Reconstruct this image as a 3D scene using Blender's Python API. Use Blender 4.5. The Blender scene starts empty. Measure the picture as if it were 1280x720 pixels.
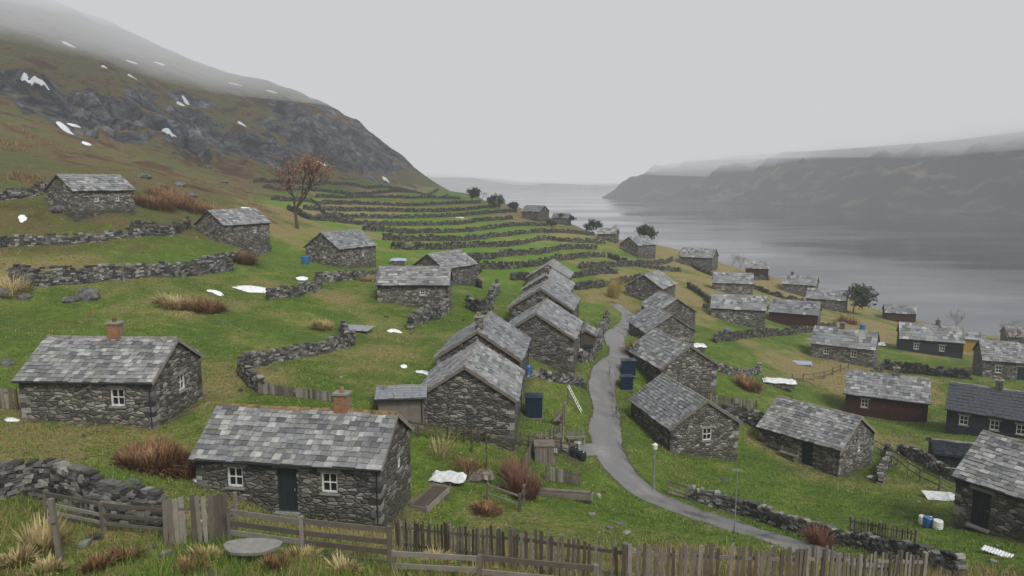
import bpy, math, random, numpy as np
from mathutils import Vector, Matrix
random.seed(7); rng=np.random.default_rng(7)
sc=bpy.context.scene
F=900.; CZ=36.; TH=math.atan(135/900); cT,sT=math.cos(TH),math.sin(TH)
def ray(u,v):
    a=u-640.; b=360.-v
    return a, F*cT+b*sT, -F*sT+b*cT
def cp(u,v,Y):
    d=ray(u,v); t=Y/d[1]; return d[0]*t, Y, d[2]*t
# ---------------------------------------------------------------- noise
_T={}
def vn(x,y,s,seed):
    if seed not in _T: _T[seed]=np.random.default_rng(seed).random((256,256))
    T=_T[seed]; x=np.asarray(x,float)/s+1000; y=np.asarray(y,float)/s+1000
    xi=np.floor(x).astype(int); yi=np.floor(y).astype(int); fx=x-xi; fy=y-yi
    fx=fx*fx*(3-2*fx); fy=fy*fy*(3-2*fy)
    a=T[xi%256,yi%256]; b=T[(xi+1)%256,yi%256]; c=T[xi%256,(yi+1)%256]; d=T[(xi+1)%256,(yi+1)%256]
    return (a*(1-fx)+b*fx)*(1-fy)+(c*(1-fx)+d*fx)*fy
def fbm(x,y,s,seed,o=4):
    r=0; a=.5; n=0
    for i in range(o):
        r=r+a*vn(x,y,s,seed+i); n+=a; a*=.5; s*=.5
    return r/n-.5
def ridged(x,y,s,seed,o=4):
    r=0;a=.5;n=0
    for i in range(o):
        r=r+a*(1-np.abs(2*vn(x,y,s,seed+i)-1)); n+=a; a*=.5; s*=.5
    return r/n
# ---------------------------------------------------------------- terrain control points (x,y,z,moor,rock)
P=[]
def c(u,v,Y,m=0,r=0):
    x,y,z=cp(u,v,Y); P.append((x,y,z,m,r))
def w(x,y,z,m=0,r=0): P.append((x,y,z,m,r))
for a in [(640,715,18.5),(420,700,19,.3),(250,680,19.5,.4),(60,650,21,.4),(0,720,17,.6),(1000,712,22),(1150,725,23),(1280,720,27),
 (1200,660,37),(385,640,30),(195,537,34),(22,515,36),(0,430,45,.3),(300,440,50),(400,440,52),(470,500,42),(500,420,62),(400,380,68),
 (560,385,75),(300,365,68,.2),(50,340,62),(0,380,55,.5),(330,315,98,.4),(150,262,82,.7),(60,250,80,.9),(200,275,92,.9),(100,300,75,.7),(0,290,74,.8),
 (330,290,105,.4),(430,333,95),(590,535,43),(690,443,60),(690,390,80),(760,550,47),(755,490,58),(775,420,80),(785,388,105),(790,600,41),(850,635,38),(1000,685,30.5),
 (850,560,50),(840,482,63),(825,435,76),(815,378,112),(1020,582,53),(1110,528,74),(1240,550,62),(1060,457,96),(1160,447,106),(1260,482,84),
 (925,407,112),(995,412,120),(915,370,146),(1035,388,155),(1000,368,172),(875,334,185),(800,320,185),(945,347,182),
 (500,330,105),(600,332,118),(700,330,132),(760,302,190),(640,292,190),(560,252,340),(670,276,240),(450,252,250,.1),(400,272,165,.1),(500,290,170),(570,243,440,.3),(480,237,380,.4),
 (330,240,200,.6),(600,247,400),(650,260,300),(700,275,250),(750,297,215),(820,306,208),(880,322,203),(950,343,193),(1000,352,184),(1080,388,165),(1150,404,162),(1280,430,150),
 # hill
 (0,200,108,1,.1),(150,210,135,1,.3),(0,120,200,1,.25),(0,60,300,1,.2),(100,190,175,1,.4),(100,150,228,1,.9),(100,112,270,1,.7),(60,60,330,1,.2),(200,208,205,1,.4),(200,165,250,1,1.1),(200,130,300,1,.9),(200,90,390,1,.25),
 (300,218,235,.9,.5),(300,185,290,1,1.05),(300,145,350,1,.75),(280,100,440,1,.2),(400,228,290,.8,.3),(400,185,370,1,1.05),(400,145,430,1,.9),(480,226,400,.8,.6),(460,195,420,1,1),
 (160,40,480,1,.15),(250,75,490,1,.15),(330,97,490,1,.4),(420,130,490,1,.8),(460,156,490,1,1),(500,194,480,1,1),(540,225,475,1,.8)]: c(*a)
for a in [(0,5,-5.6,.5),(-20,0,-3.5,.6),(20,0,-5,.5),(0,-18,0,.6),(-40,20,-6,.6),(50,10,-11,.3),(60,40,-17.5),(80,80,-25),(110,120,-32),
 (-10,520,-42),(15,410,-42),(35,335,-42),(50,290,-42),(65,272,-42),(85,262,-42),(105,247,-42),(120,232,-42),(110,203,-41),(128,190,-41),(160,176,-41),(220,160,-44),
 (300,300,-60),(100,500,-60),(0,800,-60),(400,100,-50),(-40,640,-44,1,.5),(-120,700,-20,1,.3),(-250,760,60,1),(-450,700,140,1),(-340,450,125,1,.2),(-400,560,150,1),(-600,900,120,1),(0,1060,-70),(400,1000,-70),(-250,300,60,1,.2),(-90,80,3,1,.2),(-150,150,20,1,.2)]: w(*a)
P=np.array(P,float)
def solve(cols,c0):
    X=P[:,:2]; n=len(X)
    D=np.sqrt(((X[:,None]-X[None])**2).sum(-1)+c0*c0)
    A=np.zeros((n+3,n+3)); A[:n,:n]=D+np.eye(n)*-0.05; A[:n,n]=1; A[:n,n+1:]=X/100; A[n,:n]=1; A[n+1:,:n]=X.T/100
    b=np.zeros((n+3,len(cols))); b[:n]=P[:,cols]
    return np.linalg.solve(A,b)
WZ=solve([2,3,4],6.)
def rbf(x,y):
    n=len(P); out=np.zeros((len(x),3))
    for s in range(0,len(x),40000):
        xs=x[s:s+40000]; ys=y[s:s+40000]
        D=np.sqrt((xs[:,None]-P[:,0])**2+(ys[:,None]-P[:,1])**2+36.)
        out[s:s+40000]=D@WZ[:n]+WZ[n]+xs[:,None]/100*WZ[n+1]+ys[:,None]/100*WZ[n+2]
    return out
NC,NR=540,660; A0,A1=-0.95,0.95; Y0=40.; R0,R1=math.log(20.),math.log(1100.)
aa=np.linspace(A0,A1,NC); rr=np.linspace(R0,R1,NR); yy=np.exp(rr)-Y0
GX=(aa[None,:]*(yy[:,None]+Y0)); GY=np.repeat(yy[:,None],NC,1)
x=GX.ravel(); y=GY.ravel()
o=rbf(x,y); z=o[:,0]; moor=np.clip(o[:,1],0,1); rock=np.clip(o[:,2],0,1.1)
rock=np.clip(rock+fbm(x,y,60,50)*1.5*moor,0,1.1)
z=z+fbm(x,y,14,1)*1.3*np.clip(y/50,.3,1)*np.clip((150-y)/50,.25,1)+fbm(x,y,3,5,3)*.35
hm=np.clip((moor-.3)*1.6,0,1)*np.clip((y-70)/120,0,1)
far=1-.6*np.clip((y-400)/60,0,1)
z=z+hm*(fbm(x,y,70,11,5)*14+fbm(x+y*.4,y,14,15,4)*3.5*far)
z=z+np.clip(rock,0,1)*hm*far*((ridged(x*1.0+y*.6,y*.7,50,21,5)-.6)*30+(ridged(x+y*.3,y*.7,12,27,3)-.6)*3.5)
st=17.; tl=.55*x+.2*y+fbm(x,y,60,35,5)*50; q=(z+tl)/st; fr=q-np.floor(q); zs=st*(np.floor(q)+np.clip((fr-.5)/.5,0,1)**1.2)-tl
z=z+(zs-z)*np.clip((rock-.3)*2,0,1)*hm*.95*far
z=z+CZ
GZ=z.reshape(NR,NC)
def bil(A,x,y):
    x=np.asarray(x,float); y=np.asarray(y,float)
    a=(x/(y+Y0)-A0)/(A1-A0)*(NC-1); r=(np.log(np.maximum(y+Y0,1e-3))-R0)/(R1-R0)*(NR-1)
    a=np.clip(a,0,NC-1.001); r=np.clip(r,0,NR-1.001); ai=a.astype(int); ri=r.astype(int); fa=a-ai; fr=r-ri
    return (A[ri,ai]*(1-fa)+A[ri,ai+1]*fa)*(1-fr)+(A[ri+1,ai]*(1-fa)+A[ri+1,ai+1]*fa)*fr
def Hm(x,y): return bil(GZ,x,y)
GM=moor.reshape(NR,NC)
YS=np.exp(np.linspace(math.log(8),math.log(1000),1500))
def G(u,v):
    d=ray(u,v); xs=d[0]*YS/d[1]; zs=CZ+d[2]*YS/d[1]; g=Hm(xs,YS)-zs
    k=np.nonzero(g>0)[0]
    if len(k)==0: i=int(np.argmax(g)); Y=YS[i]
    else:
        i=k[0]
        if i==0: Y=YS[0]
        else:
            t=g[i-1]/(g[i-1]-g[i]); Y=YS[i-1]+(YS[i]-YS[i-1])*t
    return float(d[0]*Y/d[1]),float(Y)
def GP(u,v):
    X,Y=G(u,v); return Vector((X,Y,float(Hm(X,Y))))
# ---------------------------------------------------------------- material helpers
def newmat(name):
    m=bpy.data.materials.new(name); m.use_nodes=True; nt=m.node_tree
    b=nt.nodes['Principled BSDF']; return m,nt,b
def nd(nt,t,**k):
    n=nt.nodes.new(t)
    for a,v in k.items(): setattr(n,a,v)
    return n
def lk(nt,a,b): nt.links.new(a,b)
def ramp(nt,fac,stops):
    r=nt.nodes.new('ShaderNodeValToRGB'); e=r.color_ramp.elements
    while len(e)<len(stops): e.new(.5)
    for i,(p,cc) in enumerate(stops):
        e[i].position=p; e[i].color=(cc[0],cc[1],cc[2],1) if hasattr(cc,'__len__') else (cc,cc,cc,1)
    if fac is not None: lk(nt,fac,r.inputs[0])
    return r.outputs[0]
def mix(nt,f,a,b,mode='MIX'):
    m=nt.nodes.new('ShaderNodeMix'); m.data_type='RGBA'; m.blend_type=mode
    for s,i in ((f,0),(a,6),(b,7)):
        if isinstance(s,bpy.types.NodeSocket): lk(nt,s,m.inputs[i])
        else: m.inputs[i].default_value=s if i==0 else (s[0],s[1],s[2],1)
    return m.outputs[2]
def math_(nt,op,a,b=0.,cl=False):
    m=nt.nodes.new('ShaderNodeMath'); m.operation=op; m.use_clamp=cl
    for s,i in ((a,0),(b,1)):
        if isinstance(s,bpy.types.NodeSocket): lk(nt,s,m.inputs[i])
        else: m.inputs[i].default_value=s
    return m.outputs[0]
def noise(nt,vec,s,d=5,r=.55):
    n=nd(nt,'ShaderNodeTexNoise'); n.inputs['Scale'].default_value=s; n.inputs['Detail'].default_value=d; n.inputs['Roughness'].default_value=r
    if vec is not None: lk(nt,vec,n.inputs['Vector'])
    return n.outputs['Fac']
def objc(nt): return nt.nodes.new('ShaderNodeTexCoord').outputs['Object']
def mapping(nt,vec,scale=(1,1,1),rot=(0,0,0)):
    m=nt.nodes.new('ShaderNodeMapping'); m.inputs['Scale'].default_value=scale; m.inputs['Rotation'].default_value=rot; lk(nt,vec,m.inputs['Vector']); return m.outputs[0]
def bump(nt,b,h,s=.5,d=.1):
    n=nt.nodes.new('ShaderNodeBump'); n.inputs['Strength'].default_value=s; n.inputs['Distance'].default_value=d
    lk(nt,h,n.inputs['Height']); lk(nt,n.outputs[0],b.inputs['Normal'])
def island(nt): return nt.nodes.new('ShaderNodeNewGeometry').outputs['Random Per Island']
def attr(nt,n):
    a=nt.nodes.new('ShaderNodeAttribute'); a.attribute_name=n; return a.outputs['Fac']
# ---- terrain
MT,nt,b=newmat('moor_and_grass'); co=objc(nt)
n_m=noise(nt,co,.9,4,.72); n_f=noise(nt,co,6,3,.7); n_x=noise(nt,co,.2,5,.62); n_L=noise(nt,co,.07,5,.6)
green=ramp(nt,n_m,[(.25,(.045,.082,.013)),(.5,(.11,.19,.022)),(.75,(.21,.3,.045))])
green=mix(nt,ramp(nt,n_x,[(.36,.6),(.6,0)]),green,(.045,.092,.016))
green=mix(nt,ramp(nt,n_f,[(.35,0),(.7,.8)]),green,mix(nt,.5,green,(.25,.31,.07)))
green=mix(nt,attr(nt,'lush'),green,mix(nt,.6,green,(.15,.29,.025)))
tanc=ramp(nt,n_f,[(.3,(.16,.11,.045)),(.5,(.31,.24,.105)),(.75,(.46,.37,.19))])
tm=math_(nt,'ADD',n_x,math_(nt,'MULTIPLY',attr(nt,'tan'),.5)); tm=math_(nt,'ADD',tm,math_(nt,'MULTIPLY',n_f,.35))
gr=mix(nt,ramp(nt,tm,[(.74,0),(.95,.9)]),green,tanc)
mo=ramp(nt,noise(nt,co,.3,6,.76),[(.3,(.022,.016,.01)),(.42,(.095,.055,.028)),(.5,(.18,.12,.055)),(.58,(.12,.12,.042)),(.75,(.34,.265,.13))])
mo=mix(nt,ramp(nt,n_f,[(.3,0),(.75,.5)]),mo,(.24,.18,.095))
mo=mix(nt,ramp(nt,n_L,[(.46,0),(.58,.65)]),mo,(.11,.145,.04))
mo=mix(nt,ramp(nt,n_L,[(.38,.75),(.46,0)]),mo,(.075,.042,.024))
mm=math_(nt,'ADD',attr(nt,'moor'),math_(nt,'MULTIPLY',math_(nt,'SUBTRACT',n_x,.5),1.3))
mm=math_(nt,'ADD',mm,math_(nt,'MULTIPLY',math_(nt,'SUBTRACT',n_f,.5),.4))
base=mix(nt,ramp(nt,mm,[(.42,0),(.62,1)]),gr,mo)
dm=math_(nt,'ADD',attr(nt,'dirt'),math_(nt,'MULTIPLY',math_(nt,'SUBTRACT',n_m,.5),1.4))
base=mix(nt,ramp(nt,dm,[(.45,0),(.75,.85)]),base,ramp(nt,n_f,[(.3,(.06,.045,.03)),(.7,(.17,.14,.1))]))
rv=noise(nt,mapping(nt,co,(1,1,1.3),(.3,.6,.4)),.1,9,.74)
rk=ramp(nt,rv,[(.34,(.015,.017,.02)),(.45,(.055,.06,.068)),(.55,(.13,.14,.155)),(.7,(.36,.37,.39))])
vor=nd(nt,'ShaderNodeTexVoronoi',feature='DISTANCE_TO_EDGE'); vor.inputs['Scale'].default_value=.075
wv=nt.nodes.new('ShaderNodeVectorMath'); wv.operation='MULTIPLY_ADD'; nn=nd(nt,'ShaderNodeTexNoise'); nn.inputs['Scale'].default_value=.12; nn.inputs['Detail'].default_value=5; lk(nt,co,nn.inputs['Vector'])
lk(nt,nn.outputs['Color'],wv.inputs[0]); wv.inputs[1].default_value=(14,14,14); lk(nt,co,wv.inputs[2]); lk(nt,mapping(nt,wv.outputs[0],(1.6,.7,.7),(.2,.5,.3)),vor.inputs['Vector'])
rk=mix(nt,ramp(nt,vor.outputs['Distance'],[(0,.85),(.07,0)]),rk,(.015,.016,.016))
rm=math_(nt,'ADD',attr(nt,'rock'),math_(nt,'MULTIPLY',math_(nt,'SUBTRACT',noise(nt,co,.07,7,.68),.5),2.6))
geo=nt.nodes.new('ShaderNodeNewGeometry'); sx=nt.nodes.new('ShaderNodeSeparateXYZ'); lk(nt,geo.outputs['Normal'],sx.inputs[0])
rm=math_(nt,'ADD',rm,math_(nt,'MULTIPLY',math_(nt,'SUBTRACT',.8,sx.outputs[2]),2.4))
base=mix(nt,ramp(nt,rm,[(.58,0),(.65,1)]),base,rk)
lk(nt,base,b.inputs['Base Color']); b.inputs['Roughness'].default_value=.95; b.inputs['Specular IOR Level'].default_value=.15
hh=math_(nt,'ADD',math_(nt,'MULTIPLY',n_f,.3),math_(nt,'ADD',n_m,math_(nt,'MULTIPLY',rv,4.)))
bump(nt,b,hh,1,.5)
# ---- stone masonry
def masonry(name,tint=(1,1,1)):
    m,nt,b=newmat(name); co=objc(nt)
    oi=nt.nodes.new('ShaderNodeObjectInfo')
    add=nt.nodes.new('ShaderNodeVectorMath'); add.operation='MULTIPLY_ADD'; add.inputs[1].default_value=(50,50,50)
    cmb=nt.nodes.new('ShaderNodeCombineXYZ')
    for i in range(3): lk(nt,oi.outputs['Random'],cmb.inputs[i])
    lk(nt,cmb.outputs[0],add.inputs[0]); lk(nt,co,add.inputs[2])
    nz=nd(nt,'ShaderNodeTexNoise'); nz.inputs['Scale'].default_value=3; lk(nt,add.outputs[0],nz.inputs['Vector'])
    ad2=nt.nodes.new('ShaderNodeVectorMath'); ad2.operation='MULTIPLY_ADD'; ad2.inputs[1].default_value=(.22,.22,.1); lk(nt,nz.outputs['Color'],ad2.inputs[0]); lk(nt,add.outputs[0],ad2.inputs[2])
    mp=mapping(nt,ad2.outputs[0],(2.5,2.5,5.6))
    v1=nd(nt,'ShaderNodeTexVoronoi',feature='DISTANCE_TO_EDGE'); v1.inputs['Scale'].default_value=1; lk(nt,mp,v1.inputs['Vector'])
    v2=nd(nt,'ShaderNodeTexVoronoi'); v2.inputs['Scale'].default_value=1; lk(nt,mp,v2.inputs['Vector'])
    sp=nt.nodes.new('ShaderNodeSeparateColor'); lk(nt,v2.outputs['Color'],sp.inputs[0])
    t=tint
    col=ramp(nt,sp.outputs[0],[(0,(.05*t[0],.049*t[1],.048*t[2])),(.4,(.125*t[0],.12*t[1],.112*t[2])),(.75,(.21*t[0],.198*t[1],.182*t[2])),(1,(.38*t[0],.36*t[1],.33*t[2]))])
    nf=noise(nt,add.outputs[0],14,3,.7)
    col=mix(nt,.55,col,ramp(nt,nf,[(.3,.35),(.7,1.1)]),'MULTIPLY')
    col=mix(nt,ramp(nt,noise(nt,add.outputs[0],.8,3),[(.4,0),(.7,.4)]),col,(.11,.105,.065))
    col=mix(nt,ramp(nt,v1.outputs['Distance'],[(.02,.8),(.08,0)]),col,(.03,.028,.026))
    sz_=nt.nodes.new('ShaderNodeSeparateXYZ'); lk(nt,co,sz_.inputs[0])   # damp, mossy foot of the wall
    col=mix(nt,ramp(nt,math_(nt,'ADD',sz_.outputs[2],math_(nt,'MULTIPLY',nf,.5)),[(.1,.55),(.75,0)]),col,(.05,.055,.028))
    lk(nt,col,b.inputs['Base Color']); b.inputs['Roughness'].default_value=.9
    bump(nt,b,math_(nt,'ADD',ramp(nt,v1.outputs['Distance'],[(0,0),(.2,1)]),math_(nt,'MULTIPLY',nf,.4)),.9,.06)
    return m
M_ST=masonry('rubble_stone',(1.0,.99,.98))
M_ST2=masonry('rubble_stone_light',(1.28,1.26,1.22))
def isl(name,stops,rough=.85,nscale=9,namt=.6,spec=.3,bm=.4):
    m,nt,b=newmat(name); co=objc(nt)
    col=ramp(nt,island(nt),stops); nf=noise(nt,co,nscale,4,.65)
    col=mix(nt,namt,col,ramp(nt,nf,[(.3,.3),(.72,1.15)]),'MULTIPLY')
    lk(nt,col,b.inputs['Base Color']); b.inputs['Roughness'].default_value=rough; b.inputs['Specular IOR Level'].default_value=spec
    if bm: bump(nt,b,nf,bm,.04)
    return m,nt,b,col
M_SL,nt,b,col=isl('slate',[(0,(.1,.106,.115)),(.3,(.2,.207,.217)),(.8,(.3,.307,.318)),(1,(.48,.48,.475))],.48,5,.6,.5)
oi=nt.nodes.new('ShaderNodeObjectInfo'); col=mix(nt,1.,col,ramp(nt,oi.outputs['Random'],[(0,(.78,.8,.83)),(.5,(1,1,1)),(1,(1.1,1.09,1.05))]),'MULTIPLY')
li=ramp(nt,noise(nt,objc(nt),1.3,5,.7),[(.48,0),(.72,.55)]); col=mix(nt,li,col,(.17,.168,.105)); lk(nt,col,b.inputs['Base Color'])
M_DS,_,_,_=isl('dry_stone',[(0,(.04,.04,.037)),(.4,(.105,.103,.095)),(.75,(.19,.186,.17)),(1,(.38,.37,.34))],.95,6,.6)
M_DSF,_,_,_=isl('dry_stone_mossy',[(0,(.032,.034,.025)),(.6,(.08,.08,.062)),(1,(.18,.175,.14))],.95,2,.6)
def woodm(name,stops,rough=.8):
    m,nt,b,col=isl(name,stops,rough,3,.4,.2,.3)
    return m
M_WG=woodm('weathered_wood',[(0,(.09,.074,.058)),(.5,(.175,.152,.127)),(1,(.3,.275,.24))])
M_WD=woodm('dark_wood',[(0,(.05,.038,.028)),(1,(.13,.105,.08))])
M_BR=woodm('brown_cladding',[(0,(.04,.017,.013)),(1,(.07,.032,.024))])
M_BK=woodm('black_cladding',[(0,(.016,.021,.027)),(1,(.038,.046,.054))])
M_YE=woodm('ochre_cladding',[(0,(.3,.2,.05)),(1,(.48,.34,.1))])
def plain(name,c1,rough=.6,metal=0,nv=.25,ns=4):
    m,nt,b=newmat(name); nf=noise(nt,objc(nt),ns,4,.6)
    col=mix(nt,1.,c1,ramp(nt,nf,[(.25,1-nv*1.5),(.75,1+nv*.3)]),'MULTIPLY'); lk(nt,col,b.inputs['Base Color'])
    b.inputs['Roughness'].default_value=rough; b.inputs['Metallic'].default_value=metal; return m
M_WH=plain('white_paint',(.8,.8,.77),.5); M_GL=plain('window_glass',(.02,.024,.028),.08)
M_DR=plain('door_paint',(.02,.035,.045),.5); M_RG=plain('ridge_tile',(.3,.275,.24),.8,0,.5,3)
M_RO=plain('ridge_tile_lichen',(.34,.22,.1),.85,0,.6,3); M_LT=plain('lintel_stone',(.28,.27,.25),.9)
M_BL=plain('blue_plastic',(.03,.14,.36),.4); M_NV=plain('navy_tank',(.014,.03,.06),.4); M_MT=plain('galvanised_metal',(.4,.42,.44),.45,.5)
M_TP=plain('white_tarp',(.78,.8,.81),.45); M_LB=plain('pale_blue_sheet',(.4,.5,.6),.4); M_SN=plain('snow',(.88,.9,.93),.7,0,.12,1.5)
M_BRK,nt,b=newmat('chimney_brick'); bt=nd(nt,'ShaderNodeTexBrick'); bt.inputs['Scale'].default_value=4.5; bt.inputs['Color1'].default_value=(.26,.1,.05,1); bt.inputs['Color2'].default_value=(.38,.18,.08,1); bt.inputs['Mortar'].default_value=(.24,.2,.15,1)
gm=nt.nodes.new('ShaderNodeMapping'); gm.inputs['Rotation'].default_value=(math.pi/2,0,0); lk(nt,objc(nt),gm.inputs[0]); lk(nt,gm.outputs[0],bt.inputs[0]); lk(nt,mix(nt,.6,bt.outputs[0],ramp(nt,noise(nt,objc(nt),5),[(.3,.4),(.7,1.1)]),'MULTIPLY'),b.inputs['Base Color']); b.inputs['Roughness'].default_value=.9
M_AS,nt,b=newmat('wet_asphalt'); co=objc(nt); nf=noise(nt,co,.6,5,.6); ng=noise(nt,co,25,3)
col=ramp(nt,nf,[(.3,(.1,.1,.1)),(.5,(.18,.177,.172)),(.7,(.27,.26,.245))]); col=mix(nt,.4,col,ramp(nt,ng,[(.3,.5),(.7,1.2)]),'MULTIPLY')
lk(nt,col,b.inputs['Base Color']); lk(nt,ramp(nt,nf,[(.35,.2),(.6,.65)]),b.inputs['Roughness']); bump(nt,b,ng,.3,.02)
def leafm(name,a,bb):
    m,nt,b=newmat(name); col=ramp(nt,island(nt),[(0,a),(1,bb)]); lk(nt,col,b.inputs['Base Color']); b.inputs['Roughness'].default_value=.8; b.inputs['Specular IOR Level'].default_value=.2; return m
M_PN=leafm('pine_foliage',(.01,.02,.01),(.05,.07,.03)); M_RU=leafm('rust_foliage',(.13,.06,.035),(.32,.15,.085)); M_BA=plain('bark',(.12,.08,.065),.95,0,.4)
M_BC=leafm('bracken_fronds',(.1,.052,.028),(.32,.19,.1)); M_TG=leafm('dry_grass_blades',(.25,.19,.08),(.5,.42,.22)); M_TW=plain('pale_twigs',(.2,.17,.14),.9); M_RT=leafm('red_twigs',(.11,.055,.04),(.28,.15,.1))
M_GB,nt,b=newmat('grass_blades'); g1=ramp(nt,island(nt),[(0,(.055,.105,.015)),(.6,(.13,.235,.03)),(1,(.27,.34,.08))]); g2=ramp(nt,island(nt),[(0,(.19,.13,.05)),(1,(.46,.38,.2))])
lk(nt,mix(nt,attr(nt,'dry'),g1,g2),b.inputs['Base Color']); b.inputs['Roughness'].default_value=.75; b.inputs['Specular IOR Level'].default_value=.2
# ---------------------------------------------------------------- mesh builder
class MB:
    def __init__(s): s.v=[]; s.f=[]; s.m=[]
    def face(s,pts,m=0):
        k=len(s.v); s.v+= [tuple(p) for p in pts]; s.f.append(tuple(range(k,k+len(pts)))); s.m.append(m)
    def hexa(s,p,m=0):
        k=len(s.v); s.v+=[tuple(q) for q in p]
        for f in ((0,3,2,1),(4,5,6,7),(0,1,5,4),(1,2,6,5),(2,3,7,6),(3,0,4,7)): s.f.append(tuple(k+i for i in f)); s.m.append(m)
    def box(s,cx,cy,cz,sx,sy,sz,rz=0,m=0,j=0,tilt=None):
        cs,sn=math.cos(rz),math.sin(rz); p=[]
        for zz in (-.5,.5):
            for (a,b2) in ((-.5,-.5),(.5,-.5),(.5,.5),(-.5,.5)):
                X=a*sx+(random.uniform(-j,j) if j else 0); Yv=b2*sy+(random.uniform(-j,j) if j else 0); Z=zz*sz+(random.uniform(-j,j) if j else 0)
                if tilt: X+=tilt[0]*(Z+sz/2); Yv+=tilt[1]*(Z+sz/2)
                p.append((cx+X*cs-Yv*sn,cy+X*sn+Yv*cs,cz+Z))
        s.hexa(p,m)
    def tube(s,a,b2,ra,rb,n=5,m=0,cap=True):
        a=Vector(a); b2=Vector(b2); d=(b2-a)
        if d.length<1e-5: return
        d.normalize(); q=d.orthogonal().normalized(); r=d.cross(q); k=len(s.v)
        for (cc,rad) in ((a,ra),(b2,rb)):
            for i in range(n):
                t=2*math.pi*i/n; s.v.append(tuple(cc+q*math.cos(t)*rad+r*math.sin(t)*rad))
        for i in range(n):
            j=(i+1)%n; s.f.append((k+i,k+j,k+n+j,k+n+i)); s.m.append(m)
        if cap: s.f.append(tuple(k+n+i for i in range(n))); s.m.append(m); s.f.append(tuple(k+n-1-i for i in range(n))); s.m.append(m)
    def build(s,name,mats,parent=None,loc=None,smooth=False):
        me=bpy.data.meshes.new(name); me.from_pydata(s.v,[],s.f)
        for mm in mats: me.materials.append(mm)
        me.polygons.foreach_set('material_index',s.m)
        if smooth: me.polygons.foreach_set('use_smooth',[True]*len(s.f))
        me.update(); ob=bpy.data.objects.new(name,me); sc.collection.objects.link(ob)
        if parent: ob.parent=parent
        if loc is not None: ob.location=loc
        return ob
def empty(name,loc,rz=0):
    e=bpy.data.objects.new(name,None); e.empty_display_size=.5; sc.collection.objects.link(e); e.location=loc; e.rotation_euler=(0,0,rz); return e
def npmesh(name,V,Fq,mat,smooth=True,attrs=None):
    me=bpy.data.meshes.new(name); k=Fq.shape[1]; me.vertices.add(len(V)); me.vertices.foreach_set('co',V.astype(np.float32).ravel())
    me.loops.add(Fq.size); me.loops.foreach_set('vertex_index',Fq.astype(np.int32).ravel())
    me.polygons.add(len(Fq)); me.polygons.foreach_set('loop_start',np.arange(0,Fq.size,k,dtype=np.int32)); me.polygons.foreach_set('loop_total',np.full(len(Fq),k,np.int32))
    if smooth: me.polygons.foreach_set('use_smooth',np.ones(len(Fq),bool))
    me.update(calc_edges=True); me.validate()
    for n,a in (attrs or {}).items():
        at=me.attributes.new(n,'FLOAT','POINT'); at.data.foreach_set('value',a.astype(np.float32))
    me.materials.append(mat); ob=bpy.data.objects.new(name,me); sc.collection.objects.link(ob); return ob
def gridfaces(nr,nc):
    i=np.arange(nr*nc).reshape(nr,nc); return np.stack([i[:-1,:-1],i[:-1,1:],i[1:,1:],i[1:,:-1]],-1).reshape(-1,4)
# ---------------------------------------------------------------- lake
M_W,nt,b=newmat('lake_water'); co=objc(nt)
b.inputs['Base Color'].default_value=(.03,.037,.048,1); b.inputs['IOR'].default_value=1.33
wn=noise(nt,mapping(nt,co,(.5,1.1,1)),.35,5,.6); wl=noise(nt,mapping(nt,co,(.35,1,1),(0,0,.5)),.014,4,.6)
lk(nt,ramp(nt,wl,[(.42,.04),(.6,.2)]),b.inputs['Roughness'])
bn=nt.nodes.new('ShaderNodeBump'); bn.inputs['Distance'].default_value=.22; lk(nt,ramp(nt,wl,[(.4,.07),(.6,.4)]),bn.inputs['Strength']); lk(nt,wn,bn.inputs['Height']); lk(nt,bn.outputs[0],b.inputs['Normal'])
m=MB(); m.face([(-1500,60,0),(5000,60,0),(5000,6000,0),(-1500,6000,0)]); m.build('lake',[M_W])
# ---------------------------------------------------------------- far hills
MH,nt,b=newmat('far_hillside'); co=objc(nt); r1=noise(nt,co,.012,9,.72); r2=noise(nt,mapping(nt,co,(1,1,.5),(.2,.3,0)),.016,9,.78)
hc=ramp(nt,r1,[(.36,(.035,.04,.015)),(.44,(.17,.12,.06)),(.51,(.08,.09,.025)),(.58,(.24,.17,.085)),(.7,(.34,.27,.15))])
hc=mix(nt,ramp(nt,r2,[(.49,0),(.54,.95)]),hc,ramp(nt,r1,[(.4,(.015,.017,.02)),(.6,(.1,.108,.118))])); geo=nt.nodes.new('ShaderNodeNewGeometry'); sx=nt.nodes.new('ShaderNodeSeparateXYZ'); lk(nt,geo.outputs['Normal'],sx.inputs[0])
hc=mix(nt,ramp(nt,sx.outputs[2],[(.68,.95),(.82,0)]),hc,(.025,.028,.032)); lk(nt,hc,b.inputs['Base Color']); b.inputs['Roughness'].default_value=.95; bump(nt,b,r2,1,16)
ns,ntt=460,210
S=np.linspace(-60,1750,ns)[None,:]; Tt=(np.linspace(0,1,ntt)**1.3*900)[:,None]
dx,dy=.40,-.917; px,py=.917,.40
bx=190+S*dx; by=1490+S*dy
wob=fbm(S*np.ones_like(Tt),Tt*0,260,71,4)*90*np.clip(S/200,0,1)
X=bx+px*(Tt+wob-10); Yv=by+py*(Tt+wob-10)
env=np.clip(S/900,0,1)**.8*300+np.clip(S/60,0,1)*30
hgt=env*(1-np.exp(-Tt*.75/np.maximum(env,1)))
hgt=hgt*(1+fbm(X,Yv,300,81,5)*.7)+np.clip(Tt/30,0,1)*np.clip(env/90,0,1)*((ridged(X+Yv*.3,Yv,100,91,6)-.6)*75+fbm(X,Yv,36,97,4)*24)
hgt=np.where(Tt<1,-6,np.maximum(hgt,.5))-1
hgt=np.where(S<0,-8,hgt)
npmesh('hill',np.stack([X.ravel(),Yv.ravel(),hgt.ravel()],1),gridfaces(ntt,ns),MH)
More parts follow.
